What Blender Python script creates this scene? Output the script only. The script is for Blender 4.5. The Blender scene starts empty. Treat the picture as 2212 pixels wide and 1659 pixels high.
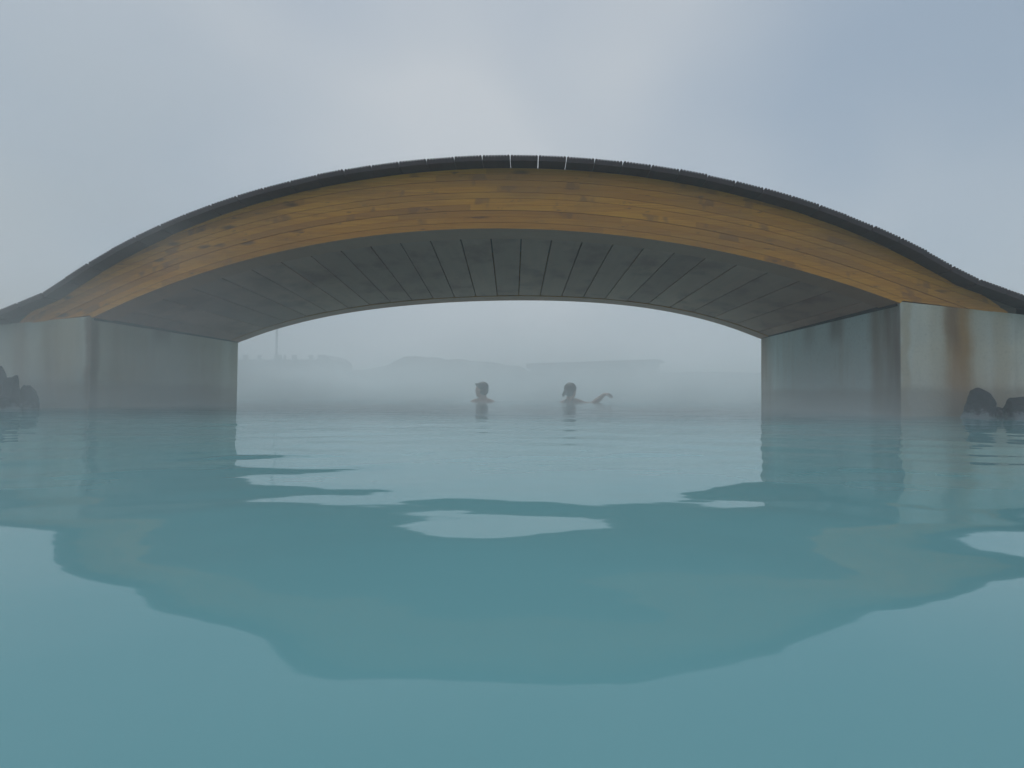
import bpy, bmesh, math, random
import numpy as np
from mathutils import Vector, Matrix, noise as mnoise

random.seed(7); rng = np.random.default_rng(7)
sc = bpy.context.scene
COL = sc.collection
R = math.radians

# ------------------------------------------------------------------ camera
FPX, CX, CY = 1150.0, 1106.0, 829.5          # photograph measured at 2212 x 1659
D1, CAM_H, WID = 3.15, 0.10, 2.05            # front face of bridge at y=0, back at y=WID, water at z=0
YAW, PITCH, ROLL = R(1.84), R(1.22), R(0.5)
cam_d = bpy.data.cameras.new('camera'); cam = bpy.data.objects.new('camera', cam_d); COL.objects.link(cam)
fwd = Vector((-math.sin(YAW)*math.cos(PITCH), math.cos(YAW)*math.cos(PITCH), math.sin(PITCH)))
r0 = Vector((math.cos(YAW), math.sin(YAW), 0)); u0 = r0.cross(fwd)
rt = r0*math.cos(ROLL) + u0*math.sin(ROLL); up = rt.cross(fwd)
CAM = Vector((0, -D1, CAM_H))
cam.matrix_world = Matrix(((rt.x, up.x, -fwd.x, CAM.x), (rt.y, up.y, -fwd.y, CAM.y), (rt.z, up.z, -fwd.z, CAM.z), (0, 0, 0, 1)))
cam_d.sensor_fit = 'HORIZONTAL'; cam_d.sensor_width = 36; cam_d.lens = 36*FPX/2212
cam_d.clip_start = 0.01; cam_d.clip_end = 3000
sc.camera = cam

def at(px, py, Y):
    """point on the vertical plane y=Y seen at photo pixel (px, py)"""
    d = fwd*FPX + rt*(px-CX) + up*(CY-py)
    t = (Y-CAM.y)/d.y
    return CAM + d*t

# ------------------------------------------------------------------ world, sun, exposure
SUN_EL, SUN_AZ = R(59), R(-12)               # ahead of the camera, a little to the left
w = bpy.data.worlds.new('World'); sc.world = w; w.use_nodes = True
nt = w.node_tree; nt.nodes.clear()
def N(nt, t, **k):
    n = nt.nodes.new(t)
    for a, b in k.items():
        if a.startswith('i_'):
            n.inputs[a[2:].replace('_', ' ')].default_value = b
        else: setattr(n, a, b)
    return n
out = N(nt, 'ShaderNodeOutputWorld'); bg = N(nt, 'ShaderNodeBackground'); bg.inputs[1].default_value = 0.1
sky = N(nt, 'ShaderNodeTexSky', sky_type='NISHITA', sun_disc=False, sun_elevation=SUN_EL, sun_rotation=SUN_AZ)
sky.air_density = 1.0; sky.dust_density = 2.0; sky.ozone_density = 1.0
tc = N(nt, 'ShaderNodeTexCoord')
nz = N(nt, 'ShaderNodeTexNoise'); nz.inputs['Scale'].default_value = 1.5; nz.inputs['Detail'].default_value = 2.5; nz.inputs['Roughness'].default_value = 0.45
mp = N(nt, 'ShaderNodeMapping'); mp.inputs['Location'].default_value = (-1.05, -1.06, 2.23); mp.inputs['Scale'].default_value = (-1, 1, 1.3)
nt.links.new(tc.outputs['Generated'], mp.inputs[0]); nt.links.new(mp.outputs[0], nz.inputs['Vector'])
cr = N(nt, 'ShaderNodeValToRGB')
e = cr.color_ramp.elements
e[0].position = 0.34; e[0].color = (2.55, 3.35, 4.3, 1)
e[1].position = 0.66; e[1].color = (5.2, 5.5, 5.85, 1)
nt.links.new(nz.outputs['Fac'], cr.inputs[0])
mr = N(nt, 'ShaderNodeMapRange'); mr.inputs[1].default_value = 0.34; mr.inputs[2].default_value = 0.6; mr.inputs[3].default_value = 0.8; mr.inputs[4].default_value = 0.96
nt.links.new(nz.outputs['Fac'], mr.inputs[0])
mx = N(nt, 'ShaderNodeMix', data_type='RGBA')
nt.links.new(mr.outputs[0], mx.inputs[0]); nt.links.new(sky.outputs[0], mx.inputs[6]); nt.links.new(cr.outputs[0], mx.inputs[7])
nt.links.new(mx.outputs[2], bg.inputs[0]); nt.links.new(bg.outputs[0], out.inputs[0])

sl = bpy.data.lights.new('sun', 'SUN'); sl.energy = 1.5; sl.angle = R(40); sl.color = (1, 0.96, 0.9)
so = bpy.data.objects.new('sun', sl); COL.objects.link(so)
sd = Vector((math.sin(SUN_AZ)*math.cos(SUN_EL), math.cos(SUN_AZ)*math.cos(SUN_EL), math.sin(SUN_EL)))
so.rotation_euler = sd.to_track_quat('Z', 'Y').to_euler(); so.location = (0, 5, 30)
vs = sc.view_settings
vs.view_transform = 'Standard'; vs.look = 'None'; vs.exposure = 0.12; vs.gamma = 1; vs.use_curve_mapping = False
cy = sc.cycles
cy.use_denoising = True
cy.max_bounces = 12; cy.diffuse_bounces = 3; cy.glossy_bounces = 3; cy.volume_bounces = 7; cy.transmission_bounces = 4
cy.volume_step_rate = 1.0; cy.volume_max_steps = 256

# ------------------------------------------------------------------ helpers
def tag(o, label=None, cat=None, group=None, kind=None):
    if label: o['label'] = label
    if cat: o['category'] = cat
    if group: o['group'] = group
    if kind: o['kind'] = kind
    return o
def empty(name, loc=(0, 0, 0)):
    o = bpy.data.objects.new(name, None); COL.objects.link(o); o.location = loc; return o
def mesh_obj(name, verts, faces, mat=None, parent=None, smooth=False):
    me = bpy.data.meshes.new(name); me.from_pydata([tuple(v) for v in verts], [], faces); me.update()
    bm = bmesh.new(); bm.from_mesh(me); bmesh.ops.recalc_face_normals(bm, faces=bm.faces); bm.to_mesh(me); bm.free()
    if smooth:
        for p in me.polygons: p.use_smooth = True
    o = bpy.data.objects.new(name, me); COL.objects.link(o)
    if mat: me.materials.append(mat)
    if parent: o.parent = parent; o.matrix_parent_inverse = Matrix.Identity(4)
    return o
def bm_obj(name, bm, mat=None, parent=None, smooth=False):
    me = bpy.data.meshes.new(name); bm.to_mesh(me); bm.free()
    if smooth:
        for p in me.polygons: p.use_smooth = True
    o = bpy.data.objects.new(name, me); COL.objects.link(o)
    if mat: me.materials.append(mat)
    if parent: o.parent = parent
    return o
def mat_new(name):
    m = bpy.data.materials.new(name); m.use_nodes = True
    nt = m.node_tree; nt.nodes.clear()
    o = nt.nodes.new('ShaderNodeOutputMaterial'); b = nt.nodes.new('ShaderNodeBsdfPrincipled')
    nt.links.new(b.outputs[0], o.inputs[0])
    return m, nt, b, o
class G:
    """tiny node-graph helper"""
    def __init__(s, nt): s.nt = nt
    def n(s, t, **k): return N(s.nt, t, **k)
    def put(s, sock, v):
        if isinstance(v, bpy.types.NodeSocket): s.nt.links.new(v, sock)
        elif v is not None: sock.default_value = v
    def m(s, op, a, b=None, c=None, clamp=False):
        n = s.n('ShaderNodeMath', operation=op, use_clamp=clamp)
        s.put(n.inputs[0], a); s.put(n.inputs[1], b); s.put(n.inputs[2], c); return n.outputs[0]
    def obj(s): return s.n('ShaderNodeTexCoord').outputs['Object']
    def xyz(s, v):
        n = s.n('ShaderNodeSeparateXYZ'); s.put(n.inputs[0], v); return n.outputs
    def comb(s, x, y, z):
        n = s.n('ShaderNodeCombineXYZ'); s.put(n.inputs[0], x); s.put(n.inputs[1], y); s.put(n.inputs[2], z); return n.outputs[0]
    def scale(s, v, sc):
        n = s.n('ShaderNodeVectorMath', operation='MULTIPLY'); s.put(n.inputs[0], v); n.inputs[1].default_value = sc; return n.outputs[0]
    def add(s, v, u):
        n = s.n('ShaderNodeVectorMath', operation='ADD'); s.put(n.inputs[0], v); s.put(n.inputs[1], u); return n.outputs[0]
    def noise(s, v, scale=1, detail=3, rough=0.5, dist=0):
        n = s.n('ShaderNodeTexNoise'); s.put(n.inputs['Vector'], v)
        n.inputs['Scale'].default_value = scale; n.inputs['Detail'].default_value = detail; n.inputs['Roughness'].default_value = rough; n.inputs['Distortion'].default_value = dist
        return n.outputs['Fac']
    def ss(s, v, a, b, lo=0.0, hi=1.0):
        n = s.n('ShaderNodeMapRange', interpolation_type='SMOOTHSTEP'); s.put(n.inputs[0], v)
        n.inputs[1].default_value = a; n.inputs[2].default_value = b; n.inputs[3].default_value = lo; n.inputs[4].default_value = hi
        return n.outputs[0]
    def mix(s, f, a, b):
        n = s.n('ShaderNodeMix', data_type='RGBA'); s.put(n.inputs[0], f); s.put(n.inputs[6], a); s.put(n.inputs[7], b); return n.outputs[2]
    def bump(s, h, st=0.3, d=0.01):
        n = s.n('ShaderNodeBump'); s.put(n.inputs['Height'], h); n.inputs['Strength'].default_value = st; n.inputs['Distance'].default_value = d; return n.outputs[0]
    def rnd(s): return s.n('ShaderNodeObjectInfo').outputs['Random']
def c4(r, g, b): return (r, g, b, 1)

# ------------------------------------------------------------------ materials
def m_wood():
    m, nt, b, o = mat_new('spruce_glulam'); g = G(nt)
    P = g.obj(); x, y, z = g.xyz(P); rnd = g.rnd()
    # each lamination is made of boards joined end to end: a tone per board
    wn = g.n('ShaderNodeTexWhiteNoise', noise_dimensions='2D')
    seg = g.m('FLOOR', g.m('ADD', g.m('MULTIPLY', x, 0.75), g.m('MULTIPLY', rnd, 37.0)))
    g.put(wn.inputs['Vector'], g.comb(seg, g.m('MULTIPLY', rnd, 91.0), 0.0)); tone = wn.outputs['Value']
    sh = g.comb(g.m('MULTIPLY', rnd, 17.0), 0.0, g.m('MULTIPLY', rnd, 11.0))
    gr = g.noise(g.add(g.scale(P, (1.2, 1.2, 55)), sh), 1.6, 5, 0.6, 0.6)
    col = g.mix(g.ss(gr, 0.3, 0.72), c4(0.72, 0.315, 0.04), c4(0.56, 0.205, 0.024))
    col = g.mix(g.m('MULTIPLY', g.m('POWER', tone, 1.6), 0.62), col, c4(0.36, 0.135, 0.03))
    # short dark knotty stretches
    kn = g.noise(g.add(g.comb(g.m('MULTIPLY', x, 4.0), 0.0, g.m('MULTIPLY', z, 2.5)), g.scale(sh, (9, 1, 9))), 1.0, 3, 0.6)
    kmask = g.ss(kn, 0.575, 0.64)
    col = g.mix(g.m('MULTIPLY', kmask, 0.55), col, c4(0.21, 0.085, 0.04))
    vo = g.n('ShaderNodeTexVoronoi'); g.put(vo.inputs['Vector'], g.add(g.scale(P, (2.6, 2.6, 9)), sh)); vo.inputs['Scale'].default_value = 1.0
    k2 = g.ss(vo.outputs['Distance'], 0.07, 0.2, 1.0, 0.0)
    fl = g.ss(g.noise(g.add(g.comb(g.m('MULTIPLY', x, 9.0), 0.0, g.m('MULTIPLY', z, 30.0)), sh), 1.0, 3, 0.6), 0.62, 0.72)
    col = g.mix(g.m('MULTIPLY', fl, 0.75), col, c4(0.16, 0.07, 0.035))
    col = g.mix(g.m('MULTIPLY', k2, 0.8), col, c4(0.07, 0.03, 0.016))
    # weathered grey-brown cloudiness
    wz = g.ss(g.noise(g.scale(P, (0.9, 0.9, 2.0)), 1.3, 4, 0.55), 0.42, 0.68)
    col = g.mix(g.m('MULTIPLY', wz, 0.5), col, c4(0.33, 0.16, 0.06))
    # the untreated underside has weathered grey
    geo = g.n('ShaderNodeNewGeometry'); _, _, nzz = g.xyz(geo.outputs['True Normal'])
    col = g.mix(g.ss(nzz, -0.75, -0.6, 1.0, 0.0), col, g.mix(gr, c4(0.60, 0.28, 0.18), c4(0.48, 0.21, 0.135)))
    g.put(b.inputs['Base Color'], col); b.inputs['Roughness'].default_value = 0.55
    g.put(b.inputs['Normal'], g.bump(g.m('ADD', gr, g.m('MULTIPLY', k2, -0.6)), 0.25, 0.006))
    return m
def m_deck():
    m, nt, b, o = mat_new('weathered_deck'); g = G(nt)
    P = g.obj(); rnd = g.rnd()
    sh = g.comb(g.m('MULTIPLY', rnd, 17.0), g.m('MULTIPLY', rnd, 5.0), 0.0)
    n1 = g.noise(g.add(g.scale(P, (30, 1.5, 30)), sh), 1.0, 4, 0.6)
    col = g.mix(n1, c4(0.030, 0.018, 0.019), c4(0.080, 0.050, 0.049))
    col = g.mix(g.m('MULTIPLY', rnd, 0.5), col, c4(0.048, 0.031, 0.032))
    g.put(b.inputs['Base Color'], col); b.inputs['Roughness'].default_value = 0.7
    g.put(b.inputs['Normal'], g.bump(n1, 0.3, 0.004)); return m
def m_soffit():
    m, nt, b, o = mat_new('grey_soffit_board'); g = G(nt)
    P = g.obj(); rnd = g.rnd()
    sh = g.comb(g.m('MULTIPLY', rnd, 31.0), g.m('MULTIPLY', rnd, 13.0), 0.0)
    n1 = g.noise(g.add(g.scale(P, (22, 1.6, 22)), sh), 1.0, 5, 0.6, 0.3)
    n2 = g.noise(g.add(g.scale(P, (3, 2, 3)), sh), 1.3, 4, 0.6)
    col = g.mix(n1, c4(0.74, 0.40, 0.295), c4(0.56, 0.295, 0.22))
    col = g.mix(g.ss(n2, 0.45, 0.72), col, c4(0.46, 0.22, 0.165))
    col = g.mix(g.m('MULTIPLY', rnd, 0.5), col, c4(0.38, 0.185, 0.145))
    g.put(b.inputs['Base Color'], col); b.inputs['Roughness'].default_value = 0.75
    g.put(b.inputs['Normal'], g.bump(n1, 0.25, 0.004)); return m
def m_dark_timber(name='gap_shade', c=(0.05, 0.044, 0.042)):
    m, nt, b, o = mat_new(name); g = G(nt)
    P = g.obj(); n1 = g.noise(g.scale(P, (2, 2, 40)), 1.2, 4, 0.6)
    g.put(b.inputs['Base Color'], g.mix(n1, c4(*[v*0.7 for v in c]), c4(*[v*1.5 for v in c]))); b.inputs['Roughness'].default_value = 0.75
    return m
def m_concrete(name, bands, yb, base, inner_bounce_c=(0.64, 0.72, 0.70), inner_mix=0.8):
    """bands on the front face: (x centre, half width, strength, colour); yb the same along the inner face (y)"""
    m, nt, b, o = mat_new(name); g = G(nt)
    P = g.obj(); x, y, z = g.xyz(P)
    geo = g.n('ShaderNodeNewGeometry'); nx, ny, nz_ = g.xyz(geo.outputs['True Normal'])
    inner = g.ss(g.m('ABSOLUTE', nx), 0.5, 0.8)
    u = g.m('ADD', g.m('MULTIPLY', x, g.m('SUBTRACT', 1.0, inner)), g.m('MULTIPLY', g.m('ADD', y, 20.0), inner))
    n_big = g.noise(P, 1.7, 4, 0.55)
    st_v = g.comb(g.m('MULTIPLY', u, 7.0), 3.1, g.m('MULTIPLY', z, 0.7))
    streak = g.noise(st_v, 1.0, 4, 0.55)
    col = g.mix(g.ss(n_big, 0.35, 0.65), c4(*base[0]), c4(*base[1]))
    col = g.mix(g.m('MULTIPLY', inner, inner_mix), col, c4(*inner_bounce_c))  # light bounced off the water is put into the inner face's colour
    col = g.mix(g.m('MULTIPLY', g.ss(streak, 0.50, 0.68), g.m('SUBTRACT', 0.5, g.m('MULTIPLY', inner, 0.3))), col, c4(0.36, 0.30, 0.20))
    col = g.mix(g.m('MULTIPLY', g.ss(g.noise(g.add(st_v, (5, 9, 0)), 1.3, 3), 0.55, 0.7), 0.4), col, c4(0.60, 0.58, 0.52))
    wob = g.m('MULTIPLY', g.m('SUBTRACT', g.noise(g.scale(P, (1.5, 1.5, 5)), 1.0, 3), 0.5), 0.10)
    def band(coord, c, hw, strength, colr, sel, zlo=None, zhi=None):
        nonlocal col
        d = g.m('ABSOLUTE', g.m('SUBTRACT', g.m('ADD', coord, wob), c))
        f = g.m('MULTIPLY', g.ss(d, hw*0.35, hw*1.5, 1.0, 0.0), strength)
        f = g.m('MULTIPLY', f, g.ss(streak, 0.25, 0.62, 0.45, 1.0))
        if zlo is not None: f = g.m('MULTIPLY', f, g.ss(z, zlo, zhi))
        f = g.m('MULTIPLY', f, sel, clamp=True)
        col = g.mix(f, col, c4(*colr))
    front = g.m('SUBTRACT', 1.0, inner)
    for t in bands: band(x, t[0], t[1], t[2], t[3], front, *t[4:])
    for t in yb: band(y, t[0], t[1], t[2], t[3], inner, *t[4:])
    # tide band and drip marks below the timber
    tide = g.m('ADD', z, g.m('MULTIPLY', g.m('SUBTRACT', n_big, 0.5), 0.10))
    col = g.mix(g.m('MULTIPLY', g.ss(tide, 0.13, 0.19, 1.0, 0.0), 0.45), col, c4(0.24, 0.18, 0.13))
    fine = g.noise(P, 60, 4, 0.6)
    col = g.mix(g.m('MULTIPLY', g.ss(fine, 0.5, 0.75), 0.25), col, c4(0.18, 0.17, 0.15))
    g.put(b.inputs['Base Color'], col); b.inputs['Roughness'].default_value = 0.7
    g.put(b.inputs['Normal'], g.bump(g.m('ADD', fine, g.m('MULTIPLY', n_big, 2.0)), 0.3, 0.006)); return m
def m_lava(name='lava_rock', silica=True, c=(0.035, 0.036, 0.04)):
    m, nt, b, o = mat_new(name); g = G(nt)
    P = g.obj(); n1 = g.noise(P, 14, 6, 0.65)
    col = g.mix(n1, c4(*[v*0.5 for v in c]), c4(*[v*1.7 for v in c]))
    if silica:
        geo = g.n('ShaderNodeNewGeometry'); px_, py_, pz_ = g.xyz(geo.outputs['Position'])
        h = g.m('ADD', pz_, g.m('MULTIPLY', g.m('SUBTRACT', g.noise(P, 22, 6, 0.75), 0.5), 0.22))
        col = g.mix(g.m('MULTIPLY', g.ss(h, 0.0, 0.045, 1.0, 0.0), 0.6), col, c4(0.36, 0.38, 0.40))
    g.put(b.inputs['Base Color'], col); b.inputs['Roughness'].default_value = 0.85
    g.put(b.inputs['Normal'], g.bump(n1, 0.8, 0.02)); return m
def m_plain(name, c, rough=0.6, var=0.25, scale=20):
    m, nt, b, o = mat_new(name); g = G(nt)
    n1 = g.noise(g.obj(), scale, 4, 0.6)
    g.put(b.inputs['Base Color'], g.mix(n1, c4(*[v*(1-var) for v in c]), c4(*[v*(1+var) for v in c]))); b.inputs['Roughness'].default_value = rough
    return m
def m_water():
    m, nt, b, o = mat_new('milky_lagoon_water'); g = G(nt)
    P = g.obj()
    n = g.noise(g.scale(P, (0.25, 0.4, 1)), 1.0, 4, 0.5)
    g.put(b.inputs['Base Color'], g.mix(n, c4(0.122, 0.298, 0.334), c4(0.148, 0.334, 0.364)))
    b.inputs['Roughness'].default_value = 0.03; b.inputs['IOR'].default_value = 1.333; b.inputs['Specular IOR Level'].default_value = 0.42
    r = g.noise(g.scale(P, (5, 9, 1)), 1.0, 3, 0.5)
    g.put(b.inputs['Normal'], g.bump(r, 0.07, 0.008)); return m
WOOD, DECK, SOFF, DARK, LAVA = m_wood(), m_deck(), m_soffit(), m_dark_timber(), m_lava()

# ------------------------------------------------------------------ bridge geometry, measured on the photograph
OV = 0.10                                     # deck overhang in front of the beam
top_px = [(99,628),(119,612),(202,558),(277,517),(360,477),(468,437.5),(587,399.7),(691,374.5),(796,354.7),(858,348),(918,343),(978,338),(1040,335),(1102,333),(1164,334),(1227,337),(1290,342),(1352,348),(1413,357),(1474,367),(1624.5,398),(1747,430.6),(1883.7,484.6),(1991.7,536.8),(2094,592.6)]
T = np.array([at(a, b, -OV) for a, b in top_px])
ctop = np.polyfit(T[:, 0], T[:, 2], 6)
XK0, XK1 = T[0, 0], T[-1, 0]                  # kinks where the approach ramps begin
RL, RR = at(0, 668, -OV), at(2212, 635.8, -OV)
ramp0 = (np.polyval(ctop, XK0)-RL.z)/(XK0-RL.x); ramp1 = (RR.z-np.polyval(ctop, XK1))/(RR.x-XK1)
def z_deck(x):
    if x < XK0: return np.polyval(ctop, XK0)+(x-XK0)*ramp0
    if x > XK1: return np.polyval(ctop, XK1)+(x-XK1)*ramp1
    return float(np.polyval(ctop, x))
BT = 0.035                                    # board thickness
bot_px = [(225,672),(270,657),(360,615.7),(504,569),(619,540),(708,522),(796,511),(888,502.5),(1055,493.3),(1186,495),(1357,511),(1416,518.8),(1512,533),(1596,553),(1740,587),(1848,619.6),(1915,645)]
B = np.array([at(a, b, 0) for a, b in bot_px]); cbot = np.polyfit(B[:, 0], B[:, 2], 4)
far_px = [(527,735.6),(560,722),(600,710),(708,684),(830,665),(952,653.5),(1070,650),(1190,650.5),(1311,655.5),(1456,668.5),(1540,684),(1604,703),(1623,726)]
far_px = [(527,735),(600,711),(708,684),(830,665),(952,653.5),(1070,650),(1190,650.5),(1311,656),(1456,674),(1540,697),(1623,724)]
F = np.array([at(a, b, WID) for a, b in far_px]); cfar = np.polyfit(F[:, 0], F[:, 2], 4)
NL, NR = at(197, 683, 0), at(1944.5, 651.5, 0)           # near abutment corners at wall top
FL, FR = at(515, 735.8, WID), at(1643.5, 727, WID)       # far corners
WL, WR = at(0, 709, 0), at(2212, 684.5, 0)               # wall top where it leaves the frame
sl_l = (NL.z-WL.z)/(NL.x-WL.x); sl_r = (WR.z-NR.z)/(WR.x-NR.x)
def arch(s, v):
    """underside of the arch: s across the span (0..1 corner to corner), v across the bridge"""
    x0 = NL.x+(NR.x-NL.x)*s; x1 = FL.x+(FR.x-FL.x)*s
    z0 = np.polyval(cbot, x0); z1 = np.polyval(cfar, x1)
    return x0+(x1-x0)*v, z0+(z1-z0)*v
def wall_top(x, v):
    """top of abutment walls"""
    if x < 0: zc = NL.z+(FL.z-NL.z)*v; xc = NL.x+(FL.x-NL.x)*v; return zc-(xc-x)*sl_l*1.0 if x < xc else zc
    zc = NR.z+(FR.z-NR.z)*v; xc = NR.x+(FR.x-NR.x)*v
    return zc+(x-xc)*sl_r if x > xc else zc
print('span', NL, NR, 'far', FL, FR, 'kinks', XK0, XK1, 'crown', z_deck(0), 'slopes', sl_l, sl_r, ramp0, ramp1)

bridge = empty('footbridge', (0, WID/2, 0))
tag(bridge, 'arched timber footbridge with golden laminated beams over milky turquoise water', 'bridge')
OFF = Matrix.Translation((0, -WID/2, 0))
def to_bridge(o):
    o.parent = bridge; o.matrix_parent_inverse = OFF; return o

# laminated beams: every lamination is a curved board of its own
LT = 0.0365; BW = 0.19
_a, _b = at(2076, 605, 0), at(2179, 675.5, 0); _c, _d = at(109.5, 635, 0), at(37, 701, 0)
tap1, tap0 = (_b.z-_a.z)/(_b.x-_a.x), (_d.z-_c.z)/(_d.x-_c.x)
def beam_top(x):
    # below the deck; towards the ends cut off in a straight taper
    z = z_deck(x)-BT-0.002
    if x < _c.x+0.25: z = min(z, _c.z+(x-_c.x)*tap0)
    if x > _a.x-0.25: z = min(z, _a.z+(x-_a.x)*tap1)
    return float(z)
def arch_ext(s, v):
    # arch curve continued smoothly (tangent) beyond the abutment corners
    lo, hi = 0.02, 0.98
    if s < lo:
        x, z = arch(lo, v); xa, za = arch(lo+0.01, v); xs, _ = arch(s, v); return xs, z+(xs-x)*(za-z)/(xa-x)
    if s > hi:
        x, z = arch(hi, v); xa, za = arch(hi-0.01, v); xs, _ = arch(s, v); return xs, z+(xs-x)*(za-z)/(xa-x)
    return arch(s, v)
def make_beam(ya, yb):
    va, vb = ya/WID, yb/WID
    beam = None
    SS = np.concatenate([np.arange(-0.2, 0.03, 0.003), np.arange(0.03, 0.97, 0.008), np.arange(0.97, 1.2, 0.003)])
    root = None
    for k in range(0, 26):
        segs = []; cur = []
        for s in SS:
            pts = []
            for v in (va, vb):
                x, z = arch_ext(s, v)
                ztop = beam_top(x)
                zmin = -9.0
                xl = NL.x+(FL.x-NL.x)*v; xr = NR.x+(FR.x-NR.x)*v
                if x < xl or x > xr: zmin = wall_top(x, v)+0.007
                zmin = max(zmin, z) if xl <= x <= xr else zmin
                lo = max(z+k*LT, zmin); hi = min(z+(k+1)*LT-0.0014, ztop)
                ok = hi-lo > 0.0004
                if hi < lo:
                    if ztop < z+k*LT: lo = hi = ztop
                    else: hi = lo
                pts.append((x, lo, hi, ok))
            if any(p[3] for p in pts): cur.append(pts)
            else:
                if len(cur) > 1: segs.append(cur)
                cur = []
        if len(cur) > 1: segs.append(cur)
        for sg in segs:
            V = []; Fc = []
            jit = random.uniform(-0.0022, 0.0022)
            for (a, b) in sg:
                V += [(a[0], ya+(jit if ya < 1 else 0), a[1]), (a[0], ya+(jit if ya < 1 else 0), a[2]), (b[0], yb-(jit if ya > 1 else 0), b[2]), (b[0], yb-(jit if ya > 1 else 0), b[1])]
            n = len(sg)
            for i in range(n-1):
                o = 4*i
                for j in range(4): Fc.append((o+j, o+(j+1) % 4, o+4+(j+1) % 4, o+4+j))
            Fc.append((0, 3, 2, 1)); o = 4*(n-1); Fc.append((o, o+1, o+2, o+3))
            yield V, Fc
for ya, yb in ((0.0, BW), (WID-BW, WID)):
    root = empty('laminated_beam', (0, (ya+yb)/2, 0)); to_bridge(root)
    root.matrix_parent_inverse = OFF
    for V, Fc in make_beam(ya, yb):
        o = mesh_obj('lamination', V, Fc, WOOD)
        o.parent = root; o.matrix_parent_inverse = Matrix.Translation((0, -(ya+yb)/2, 0))

# soffit boards
sp = 0.1917/(NR.x-NL.x); _p = at(1126, 515, BW); vq = BW/WID
_x0 = NL.x+(FL.x-NL.x)*vq; _x1 = NR.x+(FR.x-NR.x)*vq; s_ph = (_p.x-_x0)/(_x1-_x0)
edges = [s_ph+k*sp for k in range(-40, 40)]; edges = [0.0]+[q for q in edges if 0.01 < q < 0.99]+[1.0]
for i in range(len(edges)-1):
    g0 = 0.0085/(NR.x-NL.x)
    s0, s1 = edges[i]+g0*0.5, edges[i+1]-g0*0.5
    v0, v1 = (BW+0.001)/WID, (WID-BW-0.001)/WID
    V = []
    rise = 0.006+random.uniform(0, 0.004); th = 0.022
    for v in (v0, v1):
        for s, dz in ((s0, rise), (s1, rise), (s1, rise+th), (s0, rise+th)):
            x, z = arch(s, v); V.append((x, v*WID, z+dz))
    o = mesh_obj('soffit_board', V, [(0, 1, 2, 3), (7, 6, 5, 4), (0, 4, 5, 1), (1, 5, 6, 2), (2, 6, 7, 3), (3, 7, 4, 0)], SOFF); to_bridge(o)

# ribbed deck boards
PITCH_B = 0.163
def deck_board_mesh(wd, L):
    prof = [(-wd/2, -BT), (wd/2, -BT), (wd/2, -0.009)]
    nr = 9; rw = wd/nr
    for i in range(nr):
        xr = wd/2-i*rw
        prof += [(xr-rw*0.20, -0.0035), (xr-rw*0.36, -0.0005), (xr-rw*0.64, -0.0005), (xr-rw*0.80, -0.0035)]
        if i < nr-1: prof += [(xr-rw*0.94, -0.0095), (xr-rw*1.06, -0.0095)]
    prof += [(-wd/2, -0.009)]
    n = len(prof); V = [(a, 0, b) for a, b in prof]+[(a, L, b) for a, b in prof]
    Fc = [tuple(range(n-1, -1, -1)), tuple(range(n, 2*n))]+[(i, (i+1) % n, n+(i+1) % n, n+i) for i in range(n)]
    me = bpy.data.meshes.new('deck_board'); me.from_pydata(V, [], Fc); me.update(); me.materials.append(DECK)
    bm = bmesh.new(); bm.from_mesh(me); bmesh.ops.recalc_face_normals(bm, faces=bm.faces); bm.to_mesh(me); bm.free()
    return me
dbm = deck_board_mesh(PITCH_B-0.0048, WID+2*OV)
# positions by arc length, a gap falling where the photograph shows one (px 1102)
xg = at(1102, 345, -OV).x
def march(x, step):
    for _ in range(20):
        dx = step/20; sl = (z_deck(x+dx/2+1e-4)-z_deck(x+dx/2-1e-4))/2e-4
        x += dx/math.sqrt(1+sl*sl)
    return x
gaps = [xg]; x = xg
while x < 6.2: x = march(x, PITCH_B); gaps.append(x)
x = xg
while x > -6.2: x = march(x, -PITCH_B); gaps.insert(0, x)
for a, b in zip(gaps[:-1], gaps[1:]):
    o = bpy.data.objects.new('deck_board', dbm); COL.objects.link(o)
    za, zb = z_deck(a), z_deck(b)
    yj = random.uniform(-0.004, 0.004)
    o.matrix_world = Matrix.Translation(((a+b)/2, -OV+yj, (za+zb)/2+random.uniform(-0.0012, 0.0012))) @ Matrix.Rotation(-math.atan2(zb-za, b-a), 4, 'Y')
    mw = o.matrix_world.copy(); to_bridge(o); o.matrix_basis = mw
# side stringers carrying the approach ramps, and a closing board on the wall
STR = m_dark_timber('brown_stringer', (0.13, 0.085, 0.06))
def stringer(x0, x1, ya, yb):
    V = []; Fc = []; xs = np.linspace(x0, x1, 24)
    pts = []
    for x in xs:
        hi = z_deck(x)-BT-0.003; lo = max(hi-0.10, wall_top(x, 0 if ya < 1 else 1)+0.006, )
        if hi-lo > 0.004: pts.append((x, lo, hi))
    for (x, lo, hi) in pts: V += [(x, ya, lo), (x, ya, hi), (x, yb, hi), (x, yb, lo)]
    n = len(pts)
    for i in range(n-1):
        o = 4*i
        for j in range(4): Fc.append((o+j, o+(j+1) % 4, o+4+(j+1) % 4, o+4+j))
    Fc += [(0, 3, 2, 1), (4*n-4, 4*n-3, 4*n-2, 4*n-1)]
    o = mesh_obj('ramp_stringer', V, Fc, STR); to_bridge(o)
for ya, yb in ((0.012, 0.09), (WID-0.09, WID-0.012)):
    stringer(-6.3, XK0-0.02, ya+0.0, yb); stringer(XK1+0.02, 6.3, ya, yb)

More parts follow.
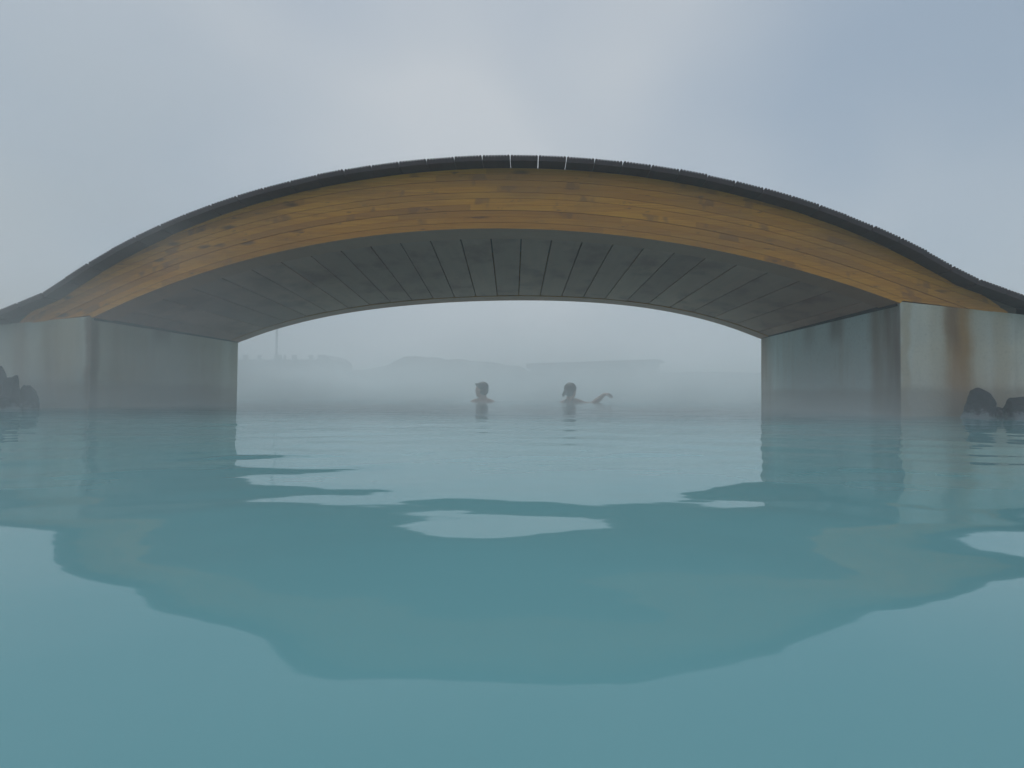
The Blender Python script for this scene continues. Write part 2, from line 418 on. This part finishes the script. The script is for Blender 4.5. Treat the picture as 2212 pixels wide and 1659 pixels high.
# dark strips added to stand for the shaded gap between soffit and abutment
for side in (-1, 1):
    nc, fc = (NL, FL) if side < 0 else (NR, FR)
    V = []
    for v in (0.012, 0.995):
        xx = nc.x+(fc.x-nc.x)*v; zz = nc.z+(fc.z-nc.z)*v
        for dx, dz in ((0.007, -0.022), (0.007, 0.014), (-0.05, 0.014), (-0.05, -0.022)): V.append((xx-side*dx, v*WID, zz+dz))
    to_bridge(mesh_obj('gap_shade_strip', V, [(0, 1, 2, 3), (7, 6, 5, 4), (0, 4, 5, 1), (1, 5, 6, 2), (2, 6, 7, 3), (3, 7, 4, 0)], DARK))

# ------------------------------------------------------------------ abutments
RUST, BRN, YEL = (0.33, 0.145, 0.04), (0.17, 0.095, 0.06), (0.42, 0.28, 0.13)
def X(px): return at(px, 780, 0).x
def Yr(px):  # right inner wall
    t = (px-1944.5)/(1643.5-1944.5); d0, d1 = D1, D1+WID
    k = t*1.0/ (d1/d0*(1-t)+t) if True else t
    return k*WID
CR = m_concrete('right_abutment_concrete',
    [(X(2072), 0.075, 0.9, RUST), (X(2060), 0.04, 0.8, BRN, 0.3, 0.5), (X(2035), 0.06, 0.35, YEL), (X(1957), 0.03, 0.5, YEL), (X(2165), 0.05, 0.45, YEL), (X(2100), 0.09, 0.35, YEL)],
    [(0.06, 0.10, 0.85, BRN), (0.20, 0.10, 0.65, (0.24, 0.16, 0.10)), (1.95, 0.16, 0.75, (0.28, 0.19, 0.13)), (1.1, 0.1, 0.35, BRN, 0.40, 0.62), (0.7, 0.10, 0.5, BRN, 0.42, 0.6)],
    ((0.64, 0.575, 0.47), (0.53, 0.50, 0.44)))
CL = m_concrete('left_abutment_concrete',
    [(X(193), 0.03, 0.7, BRN), (X(110), 0.06, 0.5, (0.28, 0.19, 0.10)), (X(40), 0.05, 0.5, (0.30, 0.2, 0.12)), (X(140), 0.07, 0.4, YEL)],
    [(0.03, 0.05, 0.7, BRN), (0.75, 0.12, 0.7, BRN, 0.40, 0.62), (0.35, 0.25, 0.35, YEL), (1.4, 0.3, 0.35, YEL), (1.95, 0.10, 0.5, (0.3, 0.24, 0.14))],
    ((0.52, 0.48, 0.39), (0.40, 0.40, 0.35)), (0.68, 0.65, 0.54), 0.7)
def abutment(side):
    nc, fc = (NL, FL) if side < 0 else (NR, FR)
    xo = 7.0*side
    bm = bmesh.new()
    def V(x, y, z): return bm.verts.new((x, y, z))
    # plan: near corner, near outer, far outer, far corner ; two levels; top corners follow wall_top
    plan = [(nc.x, 0, 0), (xo, 0, 0), (xo, WID, 1), (fc.x, WID, 1)]
    lo = [V(x, y, -1.2) for x, y, v in plan]
    hi = [V(x, y, max(wall_top(x, v), 0.15)) for x, y, v in plan]
    for i in range(4):
        j = (i+1) % 4; bm.faces.new((lo[i], lo[j], hi[j], hi[i]))
    bm.faces.new(hi); bm.faces.new(lo[::-1])
    bmesh.ops.recalc_face_normals(bm, faces=bm.faces)
    bmesh.ops.bevel(bm, geom=[e for e in bm.edges if abs(e.verts[0].co.x-e.verts[1].co.x) < 0.6 and abs(e.verts[0].co.y-e.verts[1].co.y) < 0.01 and abs(e.verts[0].co.x) < 6], offset=0.008, segments=2, profile=0.5, affect='EDGES')
    return bm
root = bm_obj('abutment', abutment(-1), CL); tag(root, 'pale concrete abutment in thick mist beside the pile of lava rocks', 'abutment')
root = bm_obj('abutment', abutment(1), CR); tag(root, 'concrete abutment with strong orange rust streaks above two single boulders', 'abutment')

# ------------------------------------------------------------------ water
def ripple(Xg, Yg):
    z = np.zeros_like(Xg); rr = np.random.default_rng(2)
    for L, A, n in ((1.7, 0.0010, 9), (0.8, 0.0006, 12), (0.42, 0.0006, 18), (0.2, 0.0005, 22), (0.1, 0.00026, 20)):
        for _ in range(n):
            a = rr.normal(math.pi/2, 0.55); l = L*rr.uniform(0.65, 1.5); k = 2*math.pi/l
            z += A*rr.uniform(0.4, 1)/math.sqrt(n)*1.5*np.sin(k*(Xg*math.cos(a)+Yg*math.sin(a))+rr.uniform(0, 6.28))
    return z
def axis(lo, hi, step, out, growth):
    a = list(np.arange(lo, hi, step)); s = step
    while a[-1] < out[1]: s *= growth; a.append(a[-1]+s)
    s = step
    while a[0] > out[0]: s *= growth; a.insert(0, a[0]-s)
    return np.array(a)
xs = axis(-4.5, 4.5, 0.022, (-900, 900), 1.05)
ys = axis(-3.3, 7.0, 0.02, (-60, 900), 1.035)
Xg, Yg = np.meshgrid(xs, ys); r = np.hypot(Xg, Yg)
Zg = ripple(Xg, Yg)*np.clip(1.3-r/60, 0, 1)
nx_, ny_ = len(xs), len(ys)
co = np.stack([Xg, Yg, Zg], -1).reshape(-1, 3).astype(np.float32)
ii = (np.arange(ny_-1)[:, None]*nx_+np.arange(nx_-1)[None, :]).ravel()
quads = np.stack([ii, ii+1, ii+1+nx_, ii+nx_], 1).astype(np.int32)
me = bpy.data.meshes.new('water'); me.vertices.add(len(co)); me.vertices.foreach_set('co', co.ravel())
me.loops.add(quads.size); me.loops.foreach_set('vertex_index', quads.ravel())
me.polygons.add(len(quads)); me.polygons.foreach_set('loop_start', np.arange(0, quads.size, 4, dtype=np.int32))
me.polygons.foreach_set('use_smooth', np.ones(len(quads), bool)); me.update(); me.validate()
me.materials.append(m_water()); wo = bpy.data.objects.new('water', me); COL.objects.link(wo); tag(wo, kind='structure')

# ------------------------------------------------------------------ terrain: banks behind the abutments and the far shore
def fbm(x, y, s, o=4):
    return mnoise.fractal(Vector((x*s, y*s, 3.7)), 1.0, 2.0, o)
def terrain_h(x, y):
    # lagoon channel runs along y through the bridge; lava banks on either side, far shore across
    bank = max(0.0, (abs(x)-4.2)/2.0) if y > -3 else 0
    near = min(1.0, bank)*(0.28+0.05*abs(x)*0.2)*max(0.0, min(1, (y+0.2)/0.8)) * max(0.0, min(1, (7-y)/5))
    far = max(0.0, min(1.0, (y-42)/9.0)); far = far*far*(3-2*far)*2.6
    side = max(0.0, min(1.0, (abs(x)-30)/12))*1.8
    h = max(near, far, side)
    return -0.9+h*1.0+(0.9 if h > 0 else 0)*min(1, h*4) + fbm(x, y, 0.35)*0.22*min(1, h*2)
tx = np.concatenate([np.arange(-900, -60, 60), np.arange(-60, -14, 2), np.arange(-14, 14, 0.5), np.arange(14, 60, 2), np.arange(60, 901, 60)])
ty = np.concatenate([np.arange(-100, -6, 6), np.arange(-6, 10, 0.5), np.arange(10, 40, 2), np.arange(40, 60, 0.7), np.arange(60, 901, 40)])
V = [(x, y, terrain_h(x, y)) for y in ty for x in tx]; n = len(tx)
Fc = [(j*n+i, j*n+i+1, (j+1)*n+i+1, (j+1)*n+i) for j in range(len(ty)-1) for i in range(n-1)]
tr = mesh_obj('terrain', V, Fc, m_lava('lava_field', False, (0.05, 0.052, 0.048)), smooth=True); tag(tr, kind='structure')

# ------------------------------------------------------------------ lava rocks at the abutments
def rock(name, c, size, seed, label, cut=0.0):
    bm = bmesh.new(); bmesh.ops.create_icosphere(bm, subdivisions=4, radius=1)
    o3 = Vector((seed*7.3, seed*3.1, seed*1.7))
    planes = []
    rr = random.Random(seed)
    for _ in range(9):
        d = Vector((rr.gauss(0, 1), rr.gauss(0, 1), rr.gauss(0, 0.8))).normalized(); planes.append((d, rr.uniform(0.62, 0.9)))
    for v in bm.verts:
        p = v.co.copy()
        for d, h in planes:
            k = p.dot(d)
            if k > h: p -= d*(k-h)*0.85
        p *= 1+0.16*mnoise.fractal(p*1.6+o3, 1, 2, 3)+0.05*mnoise.fractal(p*6+o3, 1, 2, 3)
        v.co = Vector((p.x*size[0], p.y*size[1], p.z*size[2]))
    o = bm_obj(name, bm, LAVA, smooth=True); o.location = c
    tag(o, label, 'rock', None); return o
def rock_px(px0, px1, ptop, Y, seed, label, name='lava_rock', dep=0.8, zc=None):
    a, b = at(px0, ptop, Y), at(px1, ptop, Y); wd = (b.x-a.x)/2; zt = (a.z+b.z)/2
    zc = 0.0 if zc is None else zc
    rock(name, ((a.x+b.x)/2, Y, zc), (wd*1.2, wd*dep, (zt-zc)*1.0), seed, label)
rock_px(2080, 2146, 843, -0.14, 11, 'rounded black lava boulder directly under the orange rust streak')
rock_px(2180, 2290, 846, -0.20, 5, 'wide black lava boulder at the wall, beyond the rounded boulder')
rock_px(2140, 2182, 878, -0.10, 8, 'low flat dark stone barely above water between two boulders')
rock_px(-60, 14, 786, -0.22, 21, 'tallest dark lava rock at top of the misty rock pile', zc=0.02)
rock_px(8, 44, 812, -0.26, 23, 'small angular lava rock leaning in the misty rock pile', zc=0.03)
rock_px(38, 80, 830, -0.20, 29, 'round dark lava rock at the inner end of the misty pile')
rock_px(-30, 34, 846, -0.34, 31, 'low silica-crusted lava rock in front of the misty pile')

# ------------------------------------------------------------------ far shore: bank, buildings, mast
YF = 52.0
ROOF = m_plain('dark_cladding', (0.03, 0.032, 0.033), 0.7, 0.3, 3)
def prism(name, pts, Y0, Y1, mat, parent=None):
    """extrude an (x,z) outline from Y0 to Y1"""
    n = len(pts); V = [(x, Y0, z) for x, z in pts]+[(x, Y1, z) for x, z in pts]
    Fc = [tuple(range(n)), tuple(range(2*n-1, n-1, -1))]+[(i, n+i, n+(i+1) % n, (i+1) % n) for i in range(n)]
    o = mesh_obj(name, V, Fc, mat)
    if parent: o.parent = parent; o.matrix_parent_inverse = parent.matrix_world.inverted()
    return o
def pz(px, py, Y=YF): p = at(px, py, Y); return (p.x, p.z)
bl = empty('spa_building', (at(620, 790, YF).x, YF, 0)); bpy.context.view_layer.update()
tag(bl, 'dark flat-roofed building with short roof vents on the misty far shore', 'building')
x0, z0 = pz(440, 776.5); x1, z1 = pz(672, 776.5)
prism('wall', [(x0, -0.5), (x1, -0.5), (x1, z1), (x0, z0)], YF, YF+9, ROOF, bl)
for a, b in ((520, 528), (552, 558), (588, 600), (609, 613), (627, 635), (663, 671), (683, 689)):
    xa, za = pz(a, 765.7); xb, zb = pz(b, 765.7)
    prism('roof_vent', [(xa, z0-0.3), (xb, z0-0.3), (xb, zb), (xa, za)], YF+0.4, YF+0.4+(xb-xa), ROOF, bl)
xa, za = pz(672.1, 776.5); xb, zb = pz(698, 766.3); xc, zc = pz(718, 777.5); 
xa2, _ = pz(672.2, 776); xs0, zs0 = pz(696, 766)
prism('stair_tower', [(xa+0.02, -0.5), (pz(719, 787)[0], -0.5), (pz(719, 787)[0], pz(719, 778)[1]), (pz(701, 766)[0], pz(701, 766)[1]), (pz(697, 766)[0], pz(697, 766)[1]), (pz(697, 777)[0], pz(697, 777)[1]), (xa+0.02, z1)], YF-0.3, YF+6, ROOF, bl)
p = at(588, 766, YF); q = at(590.5, 640, YF)
mast = empty('radio_mast', (p.x+0.02, YF+0.9, z0)); bpy.context.view_layer.update(); tag(mast, 'thin mast rising from the roof of the misty building', 'mast')
bm = bmesh.new(); bmesh.ops.create_cone(bm, segments=10, radius1=0.14, radius2=0.09, depth=q.z-z0+0.3, cap_ends=True)
o = bm_obj('pole', bm, ROOF, mast); o.location = (0, 0, (q.z-z0)/2)
for h in (0.5, 0.72, 0.9):
    bm = bmesh.new(); bmesh.ops.create_cube(bm, size=1); bmesh.ops.scale(bm, vec=(0.5, 0.05, 0.05), verts=bm.verts)
    o = bm_obj('cross_arm', bm, ROOF, mast); o.location = (0, 0, (q.z-z0)*h)
# lava mounds
def mound(name, outline, Y, dep, label, cat, mat):
    xs_ = np.array([at(a, b, Y).x for a, b in outline]); zs_ = np.array([at(a, b, Y).z for a, b in outline])
    gx = np.linspace(xs_[0], xs_[-1], 90); gz = np.interp(gx, xs_, zs_); V = []; m = 24
    for j in range(m):
        t = j/(m-1)*2-1
        for i in range(90):
            hgt = gz[i]*math.sqrt(max(0, 1-t*t))*(1+0.05*fbm(gx[i], t*dep, 0.9)) if abs(t) < 1 else -0.5
            V.append((gx[i], Y+t*dep, hgt-0.2*(abs(t) > 0.9)))
    Fc = [(j*90+i, j*90+i+1, (j+1)*90+i+1, (j+1)*90+i) for j in range(m-1) for i in range(89)]
    o = mesh_obj(name, V, Fc, mat, smooth=True); tag(o, label, cat, None, 'structure'); return o
LF = m_lava('mossy_lava', False, (0.06, 0.062, 0.055))
mound('lava_hill', [(780, 800), (843, 791), (862, 778), (877, 770.5), (900, 771), (980, 776), (1060, 782), (1130, 794), (1160, 815)], 46, 4, None, None, LF)
br = empty('bath_house', (at(1290, 790, YF).x, YF-4, 0)); bpy.context.view_layer.update()
tag(br, 'long low bath house with flat roof behind the bathers in mist', 'building')
pts = [(1150, 860), (1440, 860), (1440, 783), (1150, 790)]
prism('wall', [(pz(a, b, YF-4)[0], max(pz(a, b, YF-4)[1], -0.5)) for a, b in ((1150, 900), (1425, 900), (1425, 782), (1150, 789))], YF-4, YF+3, ROOF, br)
prism('roof', [pz(a, b, YF-4.4) for a, b in ((1137, 788), (1137, 785.5), (1421, 776), (1434, 781), (1434, 784))], YF-4.6, YF+3.6, ROOF, br)

# ------------------------------------------------------------------ people
SKIN = m_plain('skin', (0.42, 0.24, 0.18), 0.5, 0.08, 30); HAIRM = m_plain('dark_hair', (0.022, 0.017, 0.015), 0.45, 0.3, 80)
HAIRB = m_plain('brown_hair', (0.028, 0.021, 0.017), 0.45, 0.3, 80); SUIT = m_plain('black_swimsuit', (0.02, 0.02, 0.025), 0.6, 0.2, 40)
def ell(bm, c, r, rot=None, seg=20):
    M = Matrix.Translation(c) @ (rot or Matrix.Identity(4)) @ Matrix.Diagonal((r[0], r[1], r[2], 1))
    bmesh.ops.create_uvsphere(bm, u_segments=seg, v_segments=seg//2+2, radius=1, matrix=M)
def tube(bm, pts, seg=14):
    """tapered tube through (point, radius), rounded by spheres"""
    for (p, r), (q, s) in zip(pts[:-1], pts[1:]):
        p, q = Vector(p), Vector(q); d = q-p
        M = Matrix.Translation((p+q)/2) @ d.to_track_quat('Z', 'Y').to_matrix().to_4x4()
        bmesh.ops.create_cone(bm, segments=seg, radius1=r, radius2=s, depth=d.length, cap_ends=True, matrix=M)
    for p, r in pts: ell(bm, p, (r, r, r), seg=12)
def remesh(name, bm, mat, parent, vox=0.006, smooth=3):
    o = bm_obj('tmp', bm, mat)
    r = o.modifiers.new('r', 'REMESH'); r.mode = 'VOXEL'; r.voxel_size = vox; r.use_smooth_shade = True
    s = o.modifiers.new('s', 'SMOOTH'); s.factor = 0.5; s.iterations = smooth
    dg = bpy.context.evaluated_depsgraph_get(); me = bpy.data.meshes.new_from_object(o.evaluated_get(dg)); me.name = name
    bpy.data.objects.remove(o)
    if not me.materials: me.materials.append(mat)
    for p in me.polygons: p.use_smooth = True
    q = bpy.data.objects.new(name, me); COL.objects.link(q); q.parent = parent; return q
def head(bm, c, face, hh=0.222, tilt=0):
    """head with centre c; face = yaw angle of the face direction (0 = +x). local +x forward"""
    M = Matrix.Translation(c) @ Matrix.Rotation(face, 4, 'Z') @ Matrix.Rotation(tilt, 4, 'Y')
    k = hh/0.222
    def E(p, r, rot=None): 
        bmesh.ops.create_uvsphere(bm, u_segments=24, v_segments=16, radius=1, matrix=M @ Matrix.Translation(Vector(p)*k) @ (rot or Matrix.Identity(4)) @ Matrix.Diagonal((r[0]*k, r[1]*k, r[2]*k, 1)))
    E((-0.008, 0, 0.022), (0.094, 0.076, 0.088)); E((0.030, 0, -0.038), (0.060, 0.058, 0.072)); E((0.058, 0, -0.086), (0.028, 0.032, 0.024))
    E((0.091, 0, -0.018), (0.020, 0.014, 0.026), Matrix.Rotation(-0.35, 4, 'Y')); E((0.079, 0, 0.018), (0.012, 0.044, 0.012))
    E((0.080, 0, -0.057), (0.013, 0.024, 0.007)); E((0.078, 0, -0.068), (0.012, 0.020, 0.008))
    for s in (-1, 1):
        E((-0.006, s*0.077, -0.012), (0.018, 0.010, 0.030), Matrix.Rotation(0.2, 4, 'Y')); E((0.074, s*0.030, -0.002), (0.012, 0.012, 0.010))
    return M, k
YP = 4.85
# --- first bather: short hair, face turned away to one side
hp = at(1040, 842.6, YP); 
man = empty('person', (hp.x, YP, 0)); tag(man, 'bather with short dark quiffed hair, bare shoulders, head turned sideways', 'person', 'bathers standing in the water')
bm = bmesh.new(); hc = Vector((0, 0, hp.z+0.002)); fa = R(152)
Mh, k = head(bm, hc, fa, 0.225)
tube(bm, [((0.012, 0.0, hc.z-0.05), 0.057), ((0.02, 0.0, 0.03), 0.062), ((0.02, 0, -0.06), 0.10)])
ell(bm, (0.02, 0, -0.09), (0.17, 0.10, 0.115)); ell(bm, (0.02, 0, -0.38), (0.165, 0.11, 0.34))
for s in (-1, 1):
    tube(bm, [((0.02+s*0.02, 0, 0.035), 0.035), ((0.02+s*0.12, 0.0, -0.005), 0.045), ((0.02+s*0.175, 0.0, -0.05), 0.058), ((0.02+s*0.235, -0.03, -0.30), 0.045), ((0.02+s*0.16, 0.16, -0.42), 0.036)])
    for j in range(5):
        b0 = Vector((0.02+s*(0.14-0.0), 0.20, -0.43)); d = Vector((-s*0.3, 1, -0.1)).normalized(); sd_ = Vector((0, 0, 1))
        l = (0.05, 0.075, 0.085, 0.078, 0.06)[j]; p0 = b0+sd_*(0.034-0.017*j)
        tube(bm, [(p0-d*0.05, 0.012), (p0+d*l*0.5, 0.009), (p0+d*l+Vector((-s*0.02, 0, 0)), 0.008)], 8)
remesh('body', bm, SKIN, man, 0.008, 3)
bm = bmesh.new()
def HE(bm, M, p, r, rot=None): bmesh.ops.create_uvsphere(bm, u_segments=20, v_segments=14, radius=1, matrix=M @ Matrix.Translation(p) @ (rot or Matrix.Identity(4)) @ Matrix.Diagonal((r[0], r[1], r[2], 1)))
HE(bm, Mh, (-0.024, 0, 0.044), (0.092, 0.083, 0.084)); HE(bm, Mh, (-0.045, 0, -0.005), (0.070, 0.075, 0.080)); HE(bm, Mh, (0.040, 0, 0.076), (0.052, 0.055, 0.030), Matrix.Rotation(0.15, 4, 'Y'))
HE(bm, Mh, (0.082, 0.0, 0.088), (0.024, 0.040, 0.018), Matrix.Rotation(-0.4, 4, 'Y'))
remesh('hair', bm, HAIRM, man, 0.006, 2)
# --- second bather: longer hair tied at one side, one arm lifted from the water
hp = at(1233.5, 843.4, YP)
wom = empty('person', (hp.x, YP, 0)); tag(wom, 'bather with tied dark hair and swimsuit strap, one forearm lifted out of water', 'person', 'bathers standing in the water')
bm = bmesh.new(); hc = Vector((0, 0, hp.z)); fa = R(52)
Mh, k = head(bm, hc, fa, 0.218)
tube(bm, [((-0.01, 0.0, hc.z-0.05), 0.050), ((-0.02, 0.0, 0.03), 0.055), ((-0.02, 0, -0.06), 0.09)])
ell(bm, (-0.01, 0, -0.09), (0.15, 0.09, 0.105)); ell(bm, (0, 0, -0.38), (0.14, 0.10, 0.34))
def rel(px, py, y=0): p = at(px, py, YP+y); return Vector((p.x-hp.x, y, p.z))
S = Vector((0.155, 0, -0.015))
tube(bm, [((0.0, 0, 0.04), 0.036), ((0.09, 0, 0.018), 0.042), (S, 0.050), (rel(1260, 873.5), 0.045), (rel(1279, 875), 0.044)])
tube(bm, [((-0.03, 0, 0.03), 0.036), ((-0.12, 0.0, -0.01), 0.042), ((-0.165, 0.0, -0.05), 0.050), ((-0.215, -0.02, -0.28), 0.040), ((-0.15, 0.14, -0.42), 0.032)])
elb = rel(1279, 875); wr = rel(1304.5, 853.0)
tube(bm, [(elb, 0.044), (elb.lerp(wr, 0.4), 0.045), (wr, 0.027)])
kn = rel(1312.5, 850.8); 
# palm, flattened, then four drooping fingers and a thumb
pal = wr.lerp(kn, 0.6); ell(bm, pal, (0.048, 0.038, 0.017), Matrix.Rotation(-math.atan2(kn.z-wr.z, kn.x-wr.x), 4, 'Y'))
tip = rel(1321, 857.5)
for j in range(4):
    yo = (-0.030, -0.010, 0.010, 0.029)[j]; l = (0.82, 1.0, 0.95, 0.72)[j]
    b0 = kn+Vector((0, yo, -0.003)); m0 = b0+Vector((0.036*l, yo*0.15, 0.002-0.004*j)); m1 = m0+Vector((0.026*l, 0, -0.020*l-0.006*j)); e_ = m1+Vector((0.010*l, 0, -0.024*l))
    tube(bm, [(b0, 0.0105), (m0, 0.0095), (m1, 0.0085), (e_, 0.0075)], 8)
th0 = wr.lerp(kn, 0.4)+Vector((0, -0.036, -0.004)); tube(bm, [(th0, 0.012), (th0+Vector((0.03, -0.022, -0.014)), 0.010), (th0+Vector((0.055, -0.020, -0.034)), 0.008)], 8)
lh = Vector((-0.14, 0.17, -0.43))
for j in range(5):
    d = Vector((0.3, 1, -0.1)).normalized(); l = (0.045, 0.07, 0.08, 0.072, 0.055)[j]; p0 = lh+Vector((0, 0, 0.034-0.017*j))
    tube(bm, [(p0-d*0.04, 0.012), (p0+d*l*0.5, 0.009), (p0+d*l+Vector((0.02, 0, 0)), 0.008)], 8)
remesh('body', bm, SKIN, wom, 0.0055, 2)
bm = bmesh.new()
HE(bm, Mh, (-0.022, 0, 0.034), (0.098, 0.092, 0.086)); HE(bm, Mh, (-0.044, 0, -0.016), (0.064, 0.070, 0.078)); HE(bm, Mh, (0.020, 0, 0.055), (0.066, 0.066, 0.048))
tube(bm, [((-0.055, -0.07, hc.z+0.005), 0.030), ((-0.093, -0.075, hc.z-0.025), 0.030), ((-0.113, -0.07, hc.z-0.060), 0.026), ((-0.124, -0.065, hc.z-0.088), 0.012)])
remesh('hair', bm, HAIRB, wom, 0.006, 2)
bm = bmesh.new()
tube(bm, [((-0.105, -0.055, 0.0), 0.008), ((-0.075, -0.052, 0.045), 0.008), ((-0.045, -0.075, 0.020), 0.008), ((-0.03, -0.095, -0.03), 0.009)], 8)
tube(bm, [((-0.03, -0.095, -0.03), 0.009), ((0.005, -0.085, 0.02), 0.008), ((0.03, -0.05, 0.055), 0.008)], 8)
ell(bm, (-0.005, 0, -0.42), (0.148, 0.108, 0.27))
remesh('swimsuit', bm, SUIT, wom, 0.006, 1)

# ------------------------------------------------------------------ haze and steam
def box_obj(name, lo, hi):
    V = [(x, y, z) for x in (lo[0], hi[0]) for y in (lo[1], hi[1]) for z in (lo[2], hi[2])]
    return mesh_obj(name, V, [(0, 1, 3, 2), (4, 6, 7, 5), (0, 4, 5, 1), (2, 3, 7, 6), (0, 2, 6, 4), (1, 5, 7, 3)])
def vol_mat(name, dens, col=(0.95, 0.98, 1.0), an=0.0):
    m = bpy.data.materials.new(name); m.use_nodes = True; nt = m.node_tree; nt.nodes.clear()
    o = nt.nodes.new('ShaderNodeOutputMaterial'); v = nt.nodes.new('ShaderNodeVolumePrincipled')
    v.inputs['Color'].default_value = (*col, 1); v.inputs['Density'].default_value = dens; v.inputs['Anisotropy'].default_value = an
    nt.links.new(v.outputs[0], o.inputs['Volume']); return m, nt, v
hz = box_obj('haze', (-950, -120, -2.5), (950, 950, 10.5))
hm, _, _ = vol_mat('haze_air', 0.018, (0.985, 0.99, 1.0)); hz.data.materials.append(hm); tag(hz, kind='stuff')
st = box_obj('steam', (-14, -1.5, -0.05), (14, 40, 3.4))
sm, snt, sv = vol_mat('steam_bank', 0.1, (1.0, 1.0, 1.0)); st.data.materials.append(sm); tag(st, 'white steam drifting low over the warm lagoon water', None, None, 'stuff')
g = G(snt); geo = snt.nodes.new('ShaderNodeNewGeometry'); P = geo.outputs['Position']; x, y, z = g.xyz(P)
puff = g.ss(g.noise(g.scale(P, (0.9, 0.7, 1.8)), 1.0, 2, 0.5), 0.33, 0.68, 0.3, 1.6)
sides = g.m('MULTIPLY', g.ss(g.m('ABSOLUTE', x), 9, 14, 1.0, 0.0), g.ss(z, 1.8, 3.4, 1.0, 0.0))
# bank lying over the open water beyond the bridge
bank = g.m('MULTIPLY', g.m('MULTIPLY', g.ss(y, 0.6, 4.0), g.ss(y, 22, 39, 1.0, 0.0)), g.m('MULTIPLY', g.m('EXPONENT', g.m('MULTIPLY', z, -1.35)), 0.235))
# thin skin of vapour on the water
skin = g.m('MULTIPLY', g.m('MULTIPLY', g.ss(y, -1.2, -0.1), g.ss(y, 0.4, 2.2, 1.0, 0.0)), g.m('MULTIPLY', g.m('EXPONENT', g.m('MULTIPLY', z, -7.0)), 0.50))
# plume drifting past the misty abutment
plume = g.m('MULTIPLY', g.m('MULTIPLY', g.ss(x, -2.7, -1.0, 1.0, 0.0), g.ss(y, -1.0, -0.35)), g.m('MULTIPLY', g.ss(y, 0.3, 1.8, 1.0, 0.0), g.m('MULTIPLY', g.m('EXPONENT', g.m('MULTIPLY', z, -0.22)), 0.33)))
dn = g.m('MULTIPLY', g.m('MULTIPLY', g.m('ADD', g.m('ADD', bank, skin), plume), puff), sides)
g.put(sv.inputs['Density'], dn)
